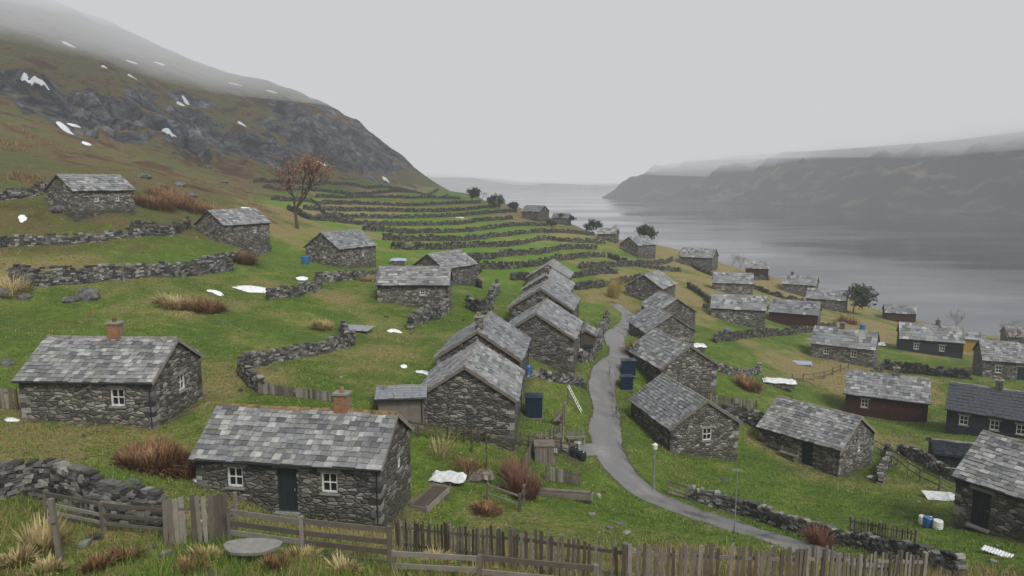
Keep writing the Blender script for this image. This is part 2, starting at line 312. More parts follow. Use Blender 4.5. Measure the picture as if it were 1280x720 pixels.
X,Yv=np.meshgrid(np.linspace(-1500,2500,160),np.linspace(3000,4400,50)); hz=np.clip((Yv-3000)/500,0,1)*(150+fbm(X,Yv,700,33,5)*200)-2
npmesh('distant_hill',np.stack([X.ravel(),Yv.ravel(),hz.ravel()],1),gridfaces(50,160),MH)
# ---------------------------------------------------------------- fog and cloud (homogeneous volumes)
FC=(.60,.612,.64)
def fogmat(name,s):
    m=bpy.data.materials.new(name); m.use_nodes=True; nt=m.node_tree; nt.nodes.clear(); o=nt.nodes.new('ShaderNodeOutputMaterial')
    ab=nt.nodes.new('ShaderNodeVolumeAbsorption'); ab.inputs[0].default_value=(0,0,0,1); ab.inputs[1].default_value=s
    em=nt.nodes.new('ShaderNodeEmission'); em.inputs[0].default_value=(*FC,1); em.inputs[1].default_value=s  # volume glows by itself; emission stands in for daylight scattered in the fog
    ad=nt.nodes.new('ShaderNodeAddShader'); lk(nt,ab.outputs[0],ad.inputs[0]); lk(nt,em.outputs[0],ad.inputs[1]); lk(nt,ad.outputs[0],o.inputs['Volume']); return m
def slab(name,base,top,s,amp,seed,tilt,y0=-500,n=70):
    X,Yv=np.meshgrid(np.linspace(-3500,5000,n) if amp==0 else np.sign(np.linspace(-1,1,n))*np.abs(np.linspace(-1,1,n))**1.7*4500,y0+(5500-y0)*np.linspace(0,1,n)**1.6)
    if amp>0: Zb=base-tilt*np.clip(Yv,0,2000)+.1*np.clip(-X+30,0,330)+fbm(X,Yv,320,seed,4)*amp
    else: Zb=X*0+base
    V=np.concatenate([np.stack([X,Yv,Zb],-1).reshape(-1,3),np.stack([X,Yv,X*0+top],-1).reshape(-1,3)])
    f=gridfaces(n,n); N=n*n; i=np.arange(N).reshape(n,n); side=[]
    for e in (i[0],i[-1][::-1],i[:,0][::-1],i[:,-1]):
        side.append(np.stack([e[:-1],e[1:],e[1:]+N,e[:-1]+N],-1))
    Fq=np.concatenate([f[:,::-1],f+N]+side); return npmesh(name,V,Fq,fogmat(name+'_volume',s),False)
slab('haze',-8,CZ+171,.00036,0,0,0,-500,4)
slab('fog',CZ+58,CZ+170,.0045,60,101,.031,150)
slab('fog',CZ+82,CZ+169.5,.012,60,121,.031,150)
# ---------------------------------------------------------------- houses
FOOT=[]
def house(name,u,v,L,W,yaw,wh=2.3,rh=None,mat=None,gmat=None,ops=None,chim=(),xy=None,roof=None,ridge=None,sl=None,z_off=0):
    X,Yw=(xy if xy else G(u,v)); yr=math.radians(yaw); cs,sn=math.cos(yr),math.sin(yr)
    rh=rh or W*.32; mat=mat or M_ST; gmat=gmat or mat; roof=roof or M_SL
    pts=[(X+a*L/2*cs-b2*W/2*sn,Yw+a*L/2*sn+b2*W/2*cs) for a in (-1,1) for b2 in (-1,1)]
    hz=[float(Hm(*p)) for p in pts]; z0=sum(hz)/4+z_off
    FOOT.append((X,Yw,yr,L/2+.3,W/2+.3))
    e=empty(name,(X,Yw,z0),yr)
    ops=ops or {}
    wm=MB(); gl=[]
    def panel(o,t,n,ln,z1,opn,mi):
        o=Vector(o);t=Vector(t);n=Vector(n); R=[]
        for (sc_,kind) in opn:
            if kind=='w': R.append((sc_-.36,sc_+.36,.95,1.85,kind))
            elif kind=='s': R.append((sc_-.28,sc_+.28,1.0,1.6,kind))
            else: R.append((sc_-.45,sc_+.45,.0,1.95,kind))
        ss=sorted({-ln/2,ln/2}|{r[0] for r in R}|{r[1] for r in R}); zz=sorted({-1.8,z1}|{r[2] for r in R}|{r[3] for r in R})
        for a,b2 in zip(ss,ss[1:]):
            for c1,d1 in zip(zz,zz[1:]):
                ms=(a+b2)/2;mz=(c1+d1)/2
                if any(r[0]<ms<r[1] and r[2]<mz<r[3] for r in R): continue
                wm.face([o+t*a+Vector((0,0,c1)),o+t*b2+Vector((0,0,c1)),o+t*b2+Vector((0,0,d1)),o+t*a+Vector((0,0,d1))],mi)
        for r in R:
            cor=[(r[0],r[2]),(r[1],r[2]),(r[1],r[3]),(r[0],r[3])]
            for i in range(4):
                p,q=cor[i],cor[(i+1)%4]
                A=o+t*p[0]+Vector((0,0,p[1]));B=o+t*q[0]+Vector((0,0,q[1])); wm.face([A,B,B-n*.16,A-n*.16],mi)
            gl.append((o,t,n,r))
    h2,w2=L/2,W/2
    panel((0,-w2,0),(1,0,0),(0,-1,0),L,wh,ops.get('f',[]),0)
    panel((0,w2,0),(-1,0,0),(0,1,0),L,wh,ops.get('b',[]),0)
    panel((h2,0,0),(0,1,0),(1,0,0),W,wh,ops.get('r',[]),1)
    panel((-h2,0,0),(0,-1,0),(-1,0,0),W,wh,ops.get('l',[]),1)
    for sg in (1,-1): wm.face([(sg*h2,-w2,wh),(sg*h2,w2,wh),(sg*h2,0,wh+rh)],1)
    wm.build('walls',[mat,gmat],e)
    if Yw<80 and mat in (M_ST,M_ST2):   # corner quoins, slightly proud of the walls
        qb=MB()
        for sx_ in (-1,1):
            for sy_ in (-1,1):
                zq=-.3; i=0
                while zq<wh-.12:
                    hq=random.uniform(.2,.3); la,lb=(.46,.26) if i%2 else (.26,.46)
                    la*=random.uniform(.85,1.2); lb*=random.uniform(.85,1.2)
                    qb.box(sx_*(h2-la/2+.025),sy_*(w2-lb/2+.025),min(zq+hq/2,wh-hq/2),la,lb,hq-.025,0,0,.008); zq+=hq; i+=1
        qb.build('quoins',[M_DS],e)
    for (o,t,n,r) in gl:
        g=MB(); rz=math.atan2(t.y,t.x); ctr=o+t*((r[0]+r[1])/2); cz=(r[2]+r[3])/2; ww=r[1]-r[0]; hh=r[3]-r[2]
        def bx(s_,z_,w_,h_,dep,th,mi):
            p=ctr+t*s_-n*dep; g.box(p.x,p.y,z_,w_,th,h_,rz,mi)
        if r[4]!='d':
            bx(0,cz,ww,hh,.14,.02,1)
            fw=.075
            bx(0,r[2]+fw/2,ww,fw,.1,.06,0); bx(0,r[3]-fw/2,ww,fw,.1,.06,0)
            for q in (-1,1): bx(q*(ww/2-fw/2),cz,fw,hh-2*fw,.1,.06,0)
            bx(0,cz,.045,hh-2*fw,.1,.045,0); bx(0,cz,ww-2*fw,.045,.1,.04,0)
            bx(0,r[2]-.04,ww+.16,.08,-.02,.12,2); bx(0,r[3]+.09,ww+.3,.18,.045,.14,2)
            g.build('window',[M_WH,M_GL,M_LT],e)
        else:
            bx(0,cz,ww,hh,.13,.05,0)
            for q in (-.3,-.1,.1,.3): bx(q*ww,cz,.012,hh*.94,.095,.02,1)
            bx(0,r[3]+.1,ww+.35,.2,.045,.14,2); bx(ww*.35,cz,.04,.12,.08,.05,3); bx(0,-.06,ww+.2,.12,-.1,.3,2)
            g.build('door',[M_DR,M_BK,M_LT,M_MT],e)
    # roof
    ov,og=.22,.15; k=rh/w2; slen=math.hypot(w2+ov,(w2+ov)*k)
    rm=MB(); sm=MB()
    sw,slh=(sl if sl else ((.34,.27) if Yw<60 else (.45,.38) if Yw<100 else (.7,.6)))
    for sg in (1,-1):
        eave=Vector((0,sg*(w2+ov),wh-ov*k)); es=Vector((0,-sg*(w2+ov),(w2+ov)*k)).normalized(); en=Vector((0,sg*(w2+ov)*k,(w2+ov))).normalized(); ex=Vector((1,0,0))
        def q(a,b2,c1): return eave+ex*a+es*b2+en*(c1+.0)
        hl=h2+og
        rm.hexa([q(-hl,0,-.07),q(hl,0,-.07),q(hl,slen,-.07),q(-hl,slen,-.07),q(-hl,0,.0),q(hl,0,.0),q(hl,slen,.0),q(-hl,slen,.0)],0)
        nr=max(3,round(slen/slh)); rl=slen/nr
        def und(a,b2): return .022*math.sin(a*1.3+b2*1.1+X)+.014*math.sin(a*3.1-b2*2+Yw)+.025
        for i in range(nr):
            s0=i*rl-.04; a=-hl-.03; first=True; ww0=sw*(1.15-.3*i/nr)
            while a<hl-.02:
                wd=ww0*random.uniform(.6,1.45)*(.5 if first and i%2 else 1); first=False; b2=min(a+wd,hl+.03)
                if hl-b2<.12: b2=hl+.03
                d_=und(a,s0); r0=.062+random.uniform(0,.026)+d_; r1=.04+d_; sj=random.uniform(-.035,.03); g_=.008; tw=random.uniform(-.008,.008)
                if random.random()<.012: sj-=.09
                s1=min(s0+rl*1.12,slen-.01)
                sm.hexa([q(a+g_,s0+sj,.01),q(b2-g_,s0+sj,.01),q(b2-g_,s1,.008),q(a+g_,s1,.008),q(a+g_,s0+sj,r0+tw),q(b2-g_,s0+sj+tw*2,r0-tw),q(b2-g_,s1,r1),q(a+g_,s1,r1)],0)
                a=b2
    rm.build('roof_deck',[M_WD],e); sm.build('roof_slates',[roof],e)
    rd=MB(); a=-h2-og
    zt=wh+rh+.04
    while a<h2+og-.05:
        b2=min(a+.45,h2+og); jz=random.uniform(-.012,.012)
        p=[]
        for xx in (a+.005,b2-.005):
            p.append([(xx,-.15,zt-.07+jz),(xx,-.08,zt+.04+jz),(xx,0,zt+.08+jz),(xx,.08,zt+.04+jz),(xx,.15,zt-.07+jz)])
        for i in range(4): rd.face([p[0][i],p[1][i],p[1][i+1],p[0][i+1]])
        rd.face(p[0]); rd.face(p[1][::-1]); a=b2
    rd.build('ridge_tiles',[ridge or M_RG],e)
    if Yw<80:
        vb=MB()
        for sx_ in (-1,1):
            for sg in (1,-1):
                eave=Vector((0,sg*(w2+ov),wh-ov*k)); es=Vector((0,-sg*(w2+ov),(w2+ov)*k)).normalized(); en=Vector((0,sg*(w2+ov)*k,(w2+ov))).normalized()
                x0_=sx_*(h2+og+.0); x1_=sx_*(h2+og+.035)
                def q(xx,b2,c1): return Vector((xx,0,0))+eave+es*b2+en*c1
                vb.hexa([q(x0_,-.02,-.13),q(x1_,-.02,-.13),q(x1_,slen,-.13),q(x0_,slen,-.13),q(x0_,-.02,.04),q(x1_,-.02,.04),q(x1_,slen,.04),q(x0_,slen,.04)])
        vb.build('bargeboards',[M_WG],e)
        gt=MB()
        gt.tube((-h2-og,-(w2+ov+.06),wh-ov*k-.03),(h2+og,-(w2+ov+.06),wh-ov*k-.03),.05,.05,6); gt.tube((h2-.1,-(w2+.07),-.2),(h2-.1,-(w2+.07),wh-ov*k),.035,.035,6)
        gt.build('gutter',[M_BK],e)
    for cx in chim:
        cm=MB(); zc=wh+rh; cm.box(cx,0,zc+.2,.6,.5,1.2,0,0); cm.box(cx,0,zc+.84,.72,.62,.09,0,1); cm.tube((cx,0,zc+.88),(cx,0,zc+1.12),.12,.1,8,2)
        cm.build('chimney',[M_BRK if Yw<45 else M_ST,M_LT,M_RO],e)
    return e
SH='stone_house'
house(SH,388,624,8.2,4.5,-8,2.35,1.45,ops={'f':[(-2.35,'w'),(0,'d'),(1.9,'w')],'r':[(0.6,'s')]},chim=[1.7],ridge=M_RO,sl=(.33,.26))
house(SH,148,513,6.8,5.0,-3,2.35,1.5,ops={'f':[(1.6,'w')],'r':[(.4,'w')]},chim=[.2],mat=M_ST2,sl=(.33,.26))
house(SH,520,377,7.2,4.6,0,2.2,ops={'f':[(1,'s')]},mat=M_ST2)
house(SH,556,353,7,5.2,58,2.3,ops={'l':[(0,'s')]})
house(SH,427,328,7.2,6,60,2.4,ops={'l':[(.5,'s')],'f':[(1,'s')]},mat=M_ST2)
house(SH,293,304,7.4,5.4,60,2.3,ops={'f':[(1.2,'s')]},mat=M_ST2)
house(SH,115,256,7,5,62,2.3,ops={'f':[(1.4,'s'),(-1,'s')]},mat=M_ST2)
# row left of path
house(SH,590,520,6.4,5.8,86,2.2,1.9)
house(SH,606,468,7.,5.8,84,2.2,1.9,chim=[-2.6])
house(SH,677,434,6.8,6,80,2.2,1.9)
house(SH,681,403,6.8,6,80,2.2,1.9)
house(SH,686,378,7,6,80,2.2,1.9,chim=[-2])
house(SH,688,360,7,6,80,2.2,1.9)
# row right of path
house(SH,852,548,6.8,5.3,104,2.2,1.75,ops={'l':[(.2,'w')]},mat=M_ST2)
house(SH,838,473,7,5.3,104,2.2,1.75,mat=M_ST2)
house(SH,825,428,7,5.5,98,2.2,1.8,mat=M_ST2)
house(SH,834,403,7,5.5,98,2.2,1.8)
house(SH,813,372,7,6,60,2.4,1.9)
house(SH,922,402,8.2,5.5,-18,2.5,mat=M_ST2,ops={'f':[(-2,'s'),(1.5,'s')]})
house(SH,915,366,8.,5.5,-14,2.5,mat=M_ST2,ops={'f':[(-2,'s'),(1.5,'s')]})
house('wooden_house',993,405,8,5.5,-28,2.4,mat=M_BR,gmat=M_ST)
house(SH,1055,449,8,5.8,-32,2.4,mat=M_ST2,ops={'f':[(-2,'w'),(1.5,'w')]},chim=[-.5])
house('wooden_house',1160,441,8.6,6,-24,2.6,mat=M_BK,gmat=M_BK,ops={'f':[(-2,'w'),(1.5,'w')]},chim=[1])
house(SH,1268,470,8.5,6,-22,2.6,mat=M_ST2,ops={'f':[(-2.5,'w'),(0,'d'),(2,'w')]},chim=[.6])
house('wooden_house',1106,517,7.8,5.6,-28,2.4,mat=M_BR,gmat=M_ST2,ops={'f':[(-2,'w')],'r':[(0,'s')]},chim=[.8])
house('wooden_house',1243,541,7.6,5.6,-36,2.4,mat=M_BK,gmat=M_BK,ops={'f':[(-2.4,'w'),(0,'w'),(2,'w')]},chim=[0],roof=plain('dark_roofing',(.06,.068,.08),.6))
house(SH,1018,571,6.6,5.6,-50,2.1,1.8,mat=M_ST2,ops={'f':[(.8,'d')],'r':[(.4,'s')]})
house(SH,0,0,8.0,5.4,-58,2.5,1.8,xy=(28.6,35.2),mat=M_ST2,ops={'f':[(-2.7,'d'),(.4,'w'),(2.8,'w')]})
house('wooden_shed',1123,401,6,4.5,-20,2.2,mat=M_BR)
house(SH,1033,385,8,5.5,-30,2.4); house(SH,1000,366,7.5,5.5,-30,2.4,mat=M_ST2,chim=[-2]); house(SH,873,332,8.5,6,-30,2.6); house(SH,797,318,7,6,40,2.6)
house('wooden_shed',946,346,5.5,4.5,-20,2.5,mat=M_BR); house(SH,669,274,7.5,5.5,-38,2.8); house(SH,702,279,5.5,4,-20,2)
house('wooden_shed',1213,438,3.6,3,-30,2.3,mat=M_YE); house(SH,1279,432,7,5,-20,2.2)
house('wooden_shed',503,517,2.6,2.0,5,1.4,.3,mat=M_WG,roof=M_MT); house('wooden_shed',1205,580,4.5,3,-20,1.2,.5,mat=M_BK,roof=M_BK)
house('wooden_shed',733,434,2,1.6,80,1.5,.4,mat=M_WD); house('wooden_shed',760,300,5,4,-20,2,mat=M_ST)
# ---------------------------------------------------------------- path
def ribbon(name,pts,wd,mat,lift=.07):
    W_=[GP(*p) for p in pts]; L=[]
    for i in range(len(W_)-1):
        p0=W_[max(i-1,0)];p1=W_[i];p2=W_[i+1];p3=W_[min(i+2,len(W_)-1)]
        for k in range(24):
            t=k/24; L.append(.5*((2*p1)+(p2-p0)*t+(2*p0-5*p1+4*p2-p3)*t*t+(3*p1-p0-3*p2+p3)*t**3))
    L.append(W_[-1]); L=np.array([(p.x,p.y) for p in L]); n=7
    T=np.gradient(L,axis=0); T/=np.linalg.norm(T,axis=1)[:,None]+1e-9; Nn=np.stack([-T[:,1],T[:,0]],1)
    s=np.linspace(-.5,.5,n); jit=1+.35*fbm(L[:,0],L[:,1],1.6,44,3)[:,None]
    XX=L[:,0:1]+Nn[:,0:1]*s*wd*jit; YY=L[:,1:2]+Nn[:,1:2]*s*wd*jit
    ZZ=Hm(XX,YY); ZZ=ZZ*.4+ZZ.mean(1,keepdims=True)*.6; ZZ=np.maximum(ZZ,Hm(XX,YY))+lift; ZZ[:,0]=Hm(XX,YY)[:,0]-.03; ZZ[:,-1]=Hm(XX,YY)[:,-1]-.03
    npmesh(name,np.stack([XX.ravel(),YY.ravel(),ZZ.ravel()],1),gridfaces(len(L),n),mat); return L
PATH=ribbon('path',[(768,380),(781,390),(786,400),(768,420),(776,445),(757,465),(752,490),(758,515),(756,545),(768,578),(800,610),(850,636),(920,660),(1000,684),(1090,712)],2.3,M_AS)
PATH2=ribbon('path',[(700,561),(730,562),(757,560)],1.6,M_AS,.06)
# ---------------------------------------------------------------- ground sheet (with worn, muddy ground round houses and path)
dirt=np.zeros_like(x); nearv=np.nonzero((y>12)&(y<220)&(np.abs(x)<140))[0]; xn,yn=x[nearv],y[nearv]; dn=np.zeros_like(xn)
for (X_,Y_,yr,a_,b_) in FOOT:
    dx_=xn-X_; dy_=yn-Y_; lx=np.abs(dx_*math.cos(yr)+dy_*math.sin(yr))-a_; ly=np.abs(-dx_*math.sin(yr)+dy_*math.cos(yr))-b_
    d=np.hypot(np.maximum(lx,0),np.maximum(ly,0)); dn=np.maximum(dn,np.clip(.62-d/1.8,0,1))
for L_,hw in ((PATH,1.1),(PATH2,.8)):
    Ls=L_[::5]; d=np.full(len(xn),9.)
    for s in range(0,len(xn),20000): d[s:s+20000]=np.sqrt(((xn[s:s+20000,None]-Ls[:,0])**2+(yn[s:s+20000,None]-Ls[:,1])**2).min(1))
    dn=np.maximum(dn,np.clip(.75-(d-hw)/1.0,0,.75))
for (u_,v_,r_) in [(690,560,3.5),(720,575,2.5),(985,585,2.5),(560,600,2.5),(650,590,2.2),(470,530,2.2),(790,500,2),(740,430,3),(1160,655,2),(300,690,2),(30,470,2),(420,520,1.5)]:
    X_,Y_=G(u_,v_); dn=np.maximum(dn,np.clip(.7-np.hypot(xn-X_,yn-Y_)/r_*.5,0,1))
dirt[nearv]=dn
tan=np.clip(fbm(x,y,22,61,3)*2.8,0,1)*np.clip((y-10)/20,0,1)+np.exp(-((y-175)/60)**2)*np.clip((x-5)/30,0,1)*.4+np.clip((26-y)/8,0,1)*.5+np.clip(fbm(x,y*3,45,66,2)*3-.5,0,1)*.6*np.clip((y-110)/40,0,1)
lush=np.clip((y-85)/40,0,1)*np.clip((30-x)/25,0,1)*np.clip((moor<.4)*1.,0,1)*.95
npmesh('terrain',np.stack([x,y,z],1),gridfaces(NR,NC),MT,True,{'moor':moor,'rock':rock,'tan':np.clip(tan,0,1),'dirt':dirt,'lush':lush})
# ---------------------------------------------------------------- dry stone walls
def dwall(pts,h=1.1,th=.5,sl=.32,name='dry_stone_wall',mat=None,rag=.12,wb=1.):
    W_=[G(*p) for p in pts]; m=MB(); Ym=sum(p[1] for p in W_)/len(W_)
    if len(W_)>2:
        Q=[]
        for i in range(len(W_)-1):
            p0=W_[max(i-1,0)];p1=W_[i];p2=W_[i+1];p3=W_[min(i+2,len(W_)-1)]
            for k in range(5):
                t=k/5; Q.append(tuple(.5*((2*p1[a])+(p2[a]-p0[a])*t+(2*p0[a]-5*p1[a]+4*p2[a]-p3[a])*t*t+(3*p1[a]-p0[a]-3*p2[a]+p3[a])*t**3) for a in (0,1)))
        Q.append(W_[-1]); W_=Q
    cum=[0]
    for a,b2 in zip(W_,W_[1:]): cum.append(cum[-1]+math.dist(a,b2))
    tot=cum[-1]
    def at(s):
        s=min(max(s,0),tot-1e-6)
        for i in range(len(cum)-1):
            if s<=cum[i+1]:
                t=(s-cum[i])/(cum[i+1]-cum[i]+1e-9); a,b2=W_[i],W_[i+1]; return a[0]+(b2[0]-a[0])*t,a[1]+(b2[1]-a[1])*t,math.atan2(b2[1]-a[1],b2[0]-a[0])
    ch=sl*.5; nc=max(2,int(round(h/ch)))
    for k in range(-1,nc+1):
        s=random.uniform(-.3,0)
        while s<tot:
            l=sl*random.uniform(.6,1.5)
            if k==nc and random.random()<.5: s+=l; continue
            if k==nc-1 and random.random()<.1: s+=l; continue
            x_,y_,r_=at(s+l/2); wob=(.25*math.sin(s*.7)+.15*math.sin(s*1.9))*wb
            x_-=math.sin(r_)*wob*.6; y_+=math.cos(r_)*wob*.6
            zz=float(Hm(x_,y_))+(k+.5)*ch*(1+.1*math.sin(s*.5))+random.uniform(-.02,.02)
            tk=th*(1.1-.35*k/nc)*random.uniform(.85,1.12)
            m.box(x_,y_,zz,l*.97,tk,ch*random.uniform(.8,1.08),r_+random.uniform(-.08,.08),0,sl*rag)
            s+=l
    return m.build(name,[mat or (M_DS if Ym<85 else M_DSF)])
for p,h,sl in [([(16,352),(60,357),(120,350),(200,346),(290,338)],1.2,.36),([(0,308),(80,304),(150,298),(215,293)],.9,.4),
 ([(325,490),(304,462),(350,452),(400,443),(438,430)],.95,.3),([(438,430),(430,412)],.8,.3),([(335,374),(375,370),(402,357)],.9,.36),([(395,352),(440,350),(478,346)],.9,.36),
 ([(-30,626),(30,622),(75,628),(130,648),(205,662)],1.25,.27),([(862,624),(930,645),(1010,668),(1090,690),(1200,722)],.7,.25),
 ([(1125,566),(1160,583),(1205,605)],.8,.3),([(893,428),(930,423),(985,418),(1045,410)],1.,.4),([(512,412),(545,398),(560,388)],1.1,.4),([(585,385),(610,390),(622,362)],1.1,.4),
 ([(655,470),(690,476),(728,482)],.6,.3),([(1108,462),(1150,468),(1212,474)],1.1,.4),([(885,462),(925,470),(950,462)],.8,.36),([(905,520),(955,538)],1.2,.34),([(1100,605),(1112,565)],.7,.3),
 ([(725,452),(748,430),(760,395)],.6,.34),([(1085,478),(1110,455)],.8,.36),([(165,285),(215,292),(235,282)],.9,.45),([(0,250),(40,246),(60,238)],.9,.45),([(250,335),(300,322),(335,310)],.8,.4)]:
    dwall(p,h,.45,sl)
for p in [[(318,228),(400,231),(470,235),(548,238)],[(330,236),(400,239),(470,242),(560,244)],[(395,247),(450,247),(520,248),(575,249)],[(400,256),(460,256),(530,257),(600,254)],[(380,262),(440,264),(510,265),(590,262),(625,259)],
 [(405,270),(470,273),(545,272),(600,268),(645,266)],[(430,279),(490,282),(560,281),(610,276),(640,274)],[(455,288),(520,292),(585,290),(640,283),(690,281)],[(480,300),(540,301),(600,299),(660,292),(700,291),(742,294)],
 [(490,311),(550,312),(610,309),(670,301),(715,303),(755,304)],[(560,322),(610,324),(660,318),(700,312),(745,312)],[(585,335),(630,336),(680,330),(720,323),(755,321)],[(640,350),(690,350),(730,345),(770,342)],
 [(725,336),(780,333),(840,326)],[(720,362),(770,356),(800,350)],[(760,322),(800,334),(850,340)],[(600,338),(590,350),(600,360)],[(850,320),(890,345),(960,350)],[(880,385),(960,388),(1000,380)],
 [(860,360),(880,372),(890,385)],[(940,360),(975,372),(1005,380)],[(340,250),(390,253),(405,268)],[(360,262),(385,274),(430,279)]]:
    dwall(p,.85,.55,.6,wb=.3)
# loose field stones
random.seed(31); m=MB()
for i in range(460):
    yv=math.exp(random.uniform(math.log(14),math.log(110))); xv=random.uniform(-.75,.75)*yv
    if any(abs((xv-f[0])*math.cos(f[2])+(yv-f[1])*math.sin(f[2]))<f[3] and abs(-(xv-f[0])*math.sin(f[2])+(yv-f[1])*math.cos(f[2]))<f[4] for f in FOOT) or np.min(np.hypot(PATH[:,0]-xv,PATH[:,1]-yv))<1.3: continue
    s=random.uniform(.06,.18)*(1.6 if random.random()<.1 else 1); m.box(xv,yv,float(Hm(xv,yv))+s*.12,s*1.3,s,s*.7,random.random()*6,0,s*.22)
m.build('scattered_stones',[M_DS])
# ---------------------------------------------------------------- fences
def fence(name,pts,h,sp,pw,rails=(.3,.8),mat=None,posts=2.2,pick=True,jit=.04,railt=.09):
    W_=[G(*p) for p in pts]; m=MB()
    for a,b2 in zip(W_,W_[1:]):
        d=math.dist(a,b2); r=math.atan2(b2[1]-a[1],b2[0]-a[0]); cs,sn=math.cos(r),math.sin(r)
        if pick:
            k=int(d/sp)
            for i in range(k):
                if random.random()<.02: continue
                s=i*sp; x_=a[0]+cs*s-sn*(-.05); y_=a[1]+sn*s+cs*(-.05); z_=float(Hm(x_,y_)); hh=h*random.uniform(.9,1.06)
                m.box(x_,y_,z_+hh/2+.03,pw*random.uniform(.8,1.1),.022,hh,r+random.uniform(-.06,.06),0,.006,(random.uniform(-jit,jit),random.uniform(-jit,jit)))
        k=max(1,int(d/posts)); q=[]
        for i in range(k+1):
            x_=a[0]+cs*d*i/k; y_=a[1]+sn*d*i/k; z_=float(Hm(x_,y_)); q.append((x_,y_,z_)); m.box(x_,y_,z_+h*.5,.11,.11,h*1.1,r,0,.01,(random.uniform(-.03,.03),random.uniform(-.03,.03)))
        for p1,p2 in zip(q,q[1:]):
            for rl in rails:
                A=Vector((p1[0]+sn*.02,p1[1]-cs*.02,p1[2]+h*rl+random.uniform(-.03,.03))); B=Vector((p2[0]+sn*.02,p2[1]-cs*.02,p2[2]+h*rl+random.uniform(-.03,.03)))
                o_=Vector((-sn*.02,cs*.02,0)); up=Vector((0,0,railt/2)); m.hexa([A-up-o_,B-up-o_,B-up+o_,A-up+o_,A+up-o_,B+up-o_,B+up+o_,A+up+o_])
    return m.build(name,[mat or M_WG])
fence('picket_fence',[(497,690),(640,712),(780,735),(1000,742),(1150,742)],1.15,.15,.085)
fence('board_fence',[(208,682),(296,678)],1.5,.15,.14,(.25,.75))
fence('wooden_gate',[(288,682),(380,696),(487,708)],1.15,9,.1,(.12,.38,.64,.92),pick=False,posts=1.6,railt=.15)
fence('rail_fence',[(492,722),(600,728),(745,742)],.7,9,.1,(.45,.95),pick=False,posts=1.5,railt=.13)
fence('rail_fence',[(60,648),(130,664),(212,672)],.9,9,.1,(.3,.6,.95),pick=False,posts=1.4,railt=.1)
fence('board_fence',[(325,492),(372,497),(418,503)],.6,.14,.13,(.5,.9))
fence('board_fence',[(-20,508),(22,512)],1.1,.2,.18,(.2,.8))
fence('wooden_fence',[(512,545),(560,552),(640,556),(722,572)],.85,.5,.1,(.5,.92),mat=M_WD)
fence('board_fence',[(683,600),(724,608)],.8,.14,.12)
fence('wooden_gate',[(835,618),(858,625)],.9,9,.1,(.2,.5,.9),pick=False)
fence('picket_fence',[(1063,668),(1100,676),(1143,686)],.95,.15,.08)
fence('picket_fence',[(885,508),(945,516)],1.1,.15,.09)
fence('rail_fence',[(990,478),(1030,474),(1060,462)],1,9,.1,(.4,.9),pick=False)
fence('rail_fence',[(1085,560),(1110,572),(1150,602),(1200,628)],1,9,.1,(.4,.9),pick=False)
fence('wooden_fence',[(655,590),(668,560),(700,548),(706,520)],.9,.25,.1,(.4,.9))
fence('rail_fence',[(762,470),(768,498),(770,520)],.8,9,.1,(.9,),pick=False,posts=3)
fence('rail_fence',[(610,625),(650,640),(665,600)],.9,9,.1,(.4,.9),pick=False,posts=1.4)
# ---------------------------------------------------------------- plants
def bush(name,u,v,r,h,mat,n=900,stem=False,droop=.5):
    p=GP(u,v); m=MB()
    for i in range(n):
        a=random.uniform(0,6.283); rr=r*math.sqrt(random.random())*.6; lean=random.uniform(.1,1.0)
        b0=Vector((math.cos(a)*rr,math.sin(a)*rr,0)); b0.z=float(Hm(p.x+b0.x,p.y+b0.y))-p.z
        l=h*random.uniform(.4,1.1)*(.7+.5*math.sin(b0.x*3/r+u)*math.sin(b0.y*3/r+v)+.2); d=Vector((math.cos(a+random.uniform(-.7,.7))*lean*r/h*.8,math.sin(a+random.uniform(-.7,.7))*lean*r/h*.8,1-.5*lean)).normalized()
        t=b0+d*l*.6; e=t+(d+Vector((0,0,-droop*random.random()))).normalized()*l*.5
        w_=random.uniform(.015,.035) if not stem else random.uniform(.008,.016); s=Vector((-d.y,d.x,0)).normalized()*w_ if (abs(d.x)+abs(d.y))>.01 else Vector((w_,0,0))
        m.face([b0-s*.5,b0+s*.5,t+s,t-s]); m.face([t-s,t+s,e])
        if stem and random.random()<.6:
            q=t+Vector((random.uniform(-.3,.3),random.uniform(-.3,.3),random.uniform(.1,.4)))*h*.5; m.face([t-s*.6,t+s*.6,q])
    return m.build(name,[mat],loc=p)
bush('bracken_bush',188,580,2.1,.95,M_BC,3000); bush('bracken_bush',232,590,1.2,.7,M_BC,1200)
bush('shrub',656,622,.95,1.5,M_RT,1100,True); bush('shrub',640,600,.7,1.0,M_RT,500,True); bush('shrub',1025,684,.8,1.1,M_RT,700,True)
bush('shrub',302,328,1.9,1.3,M_BC,1300); bush('shrub',935,486,1.7,1.3,M_BC,1200); bush('shrub',800,448,1.6,1.5,M_BC,900); bush('shrub',1060,404,3,2,M_BC,800); bush('shrub',767,372,1.3,3.2,leafm('yellow_shrub',(.25,.19,.05),(.5,.4,.15)),700,True)
bush('shrub',220,382,2,.9,M_TG,1000); bush('shrub',262,388,1.8,.9,M_BC,900); bush('shrub',240,384,2.2,.8,M_BC,900); bush('shrub',610,640,1.0,.5,M_BC,700); bush('shrub',240,262,4,1.8,M_BC,1200); bush('shrub',185,255,5,2.2,M_BC,1500); bush('shrub',270,268,4,1.6,M_BC,1000); bush('shrub',215,250,5,2,M_BC,1200)
bush('dry_grass_tuft',52,690,.55,.95,M_TG,500); bush('dry_grass_tuft',405,410,1.3,.7,M_TG,700); bush('dry_grass_tuft',520,372,1,1,M_TG,400); bush('dry_grass_tuft',15,365,2.2,1,M_TG,800); bush('dry_grass_tuft',455,350,2.2,.8,M_TG,800); bush('dry_grass_tuft',430,330,2.2,.8,M_TG,500)
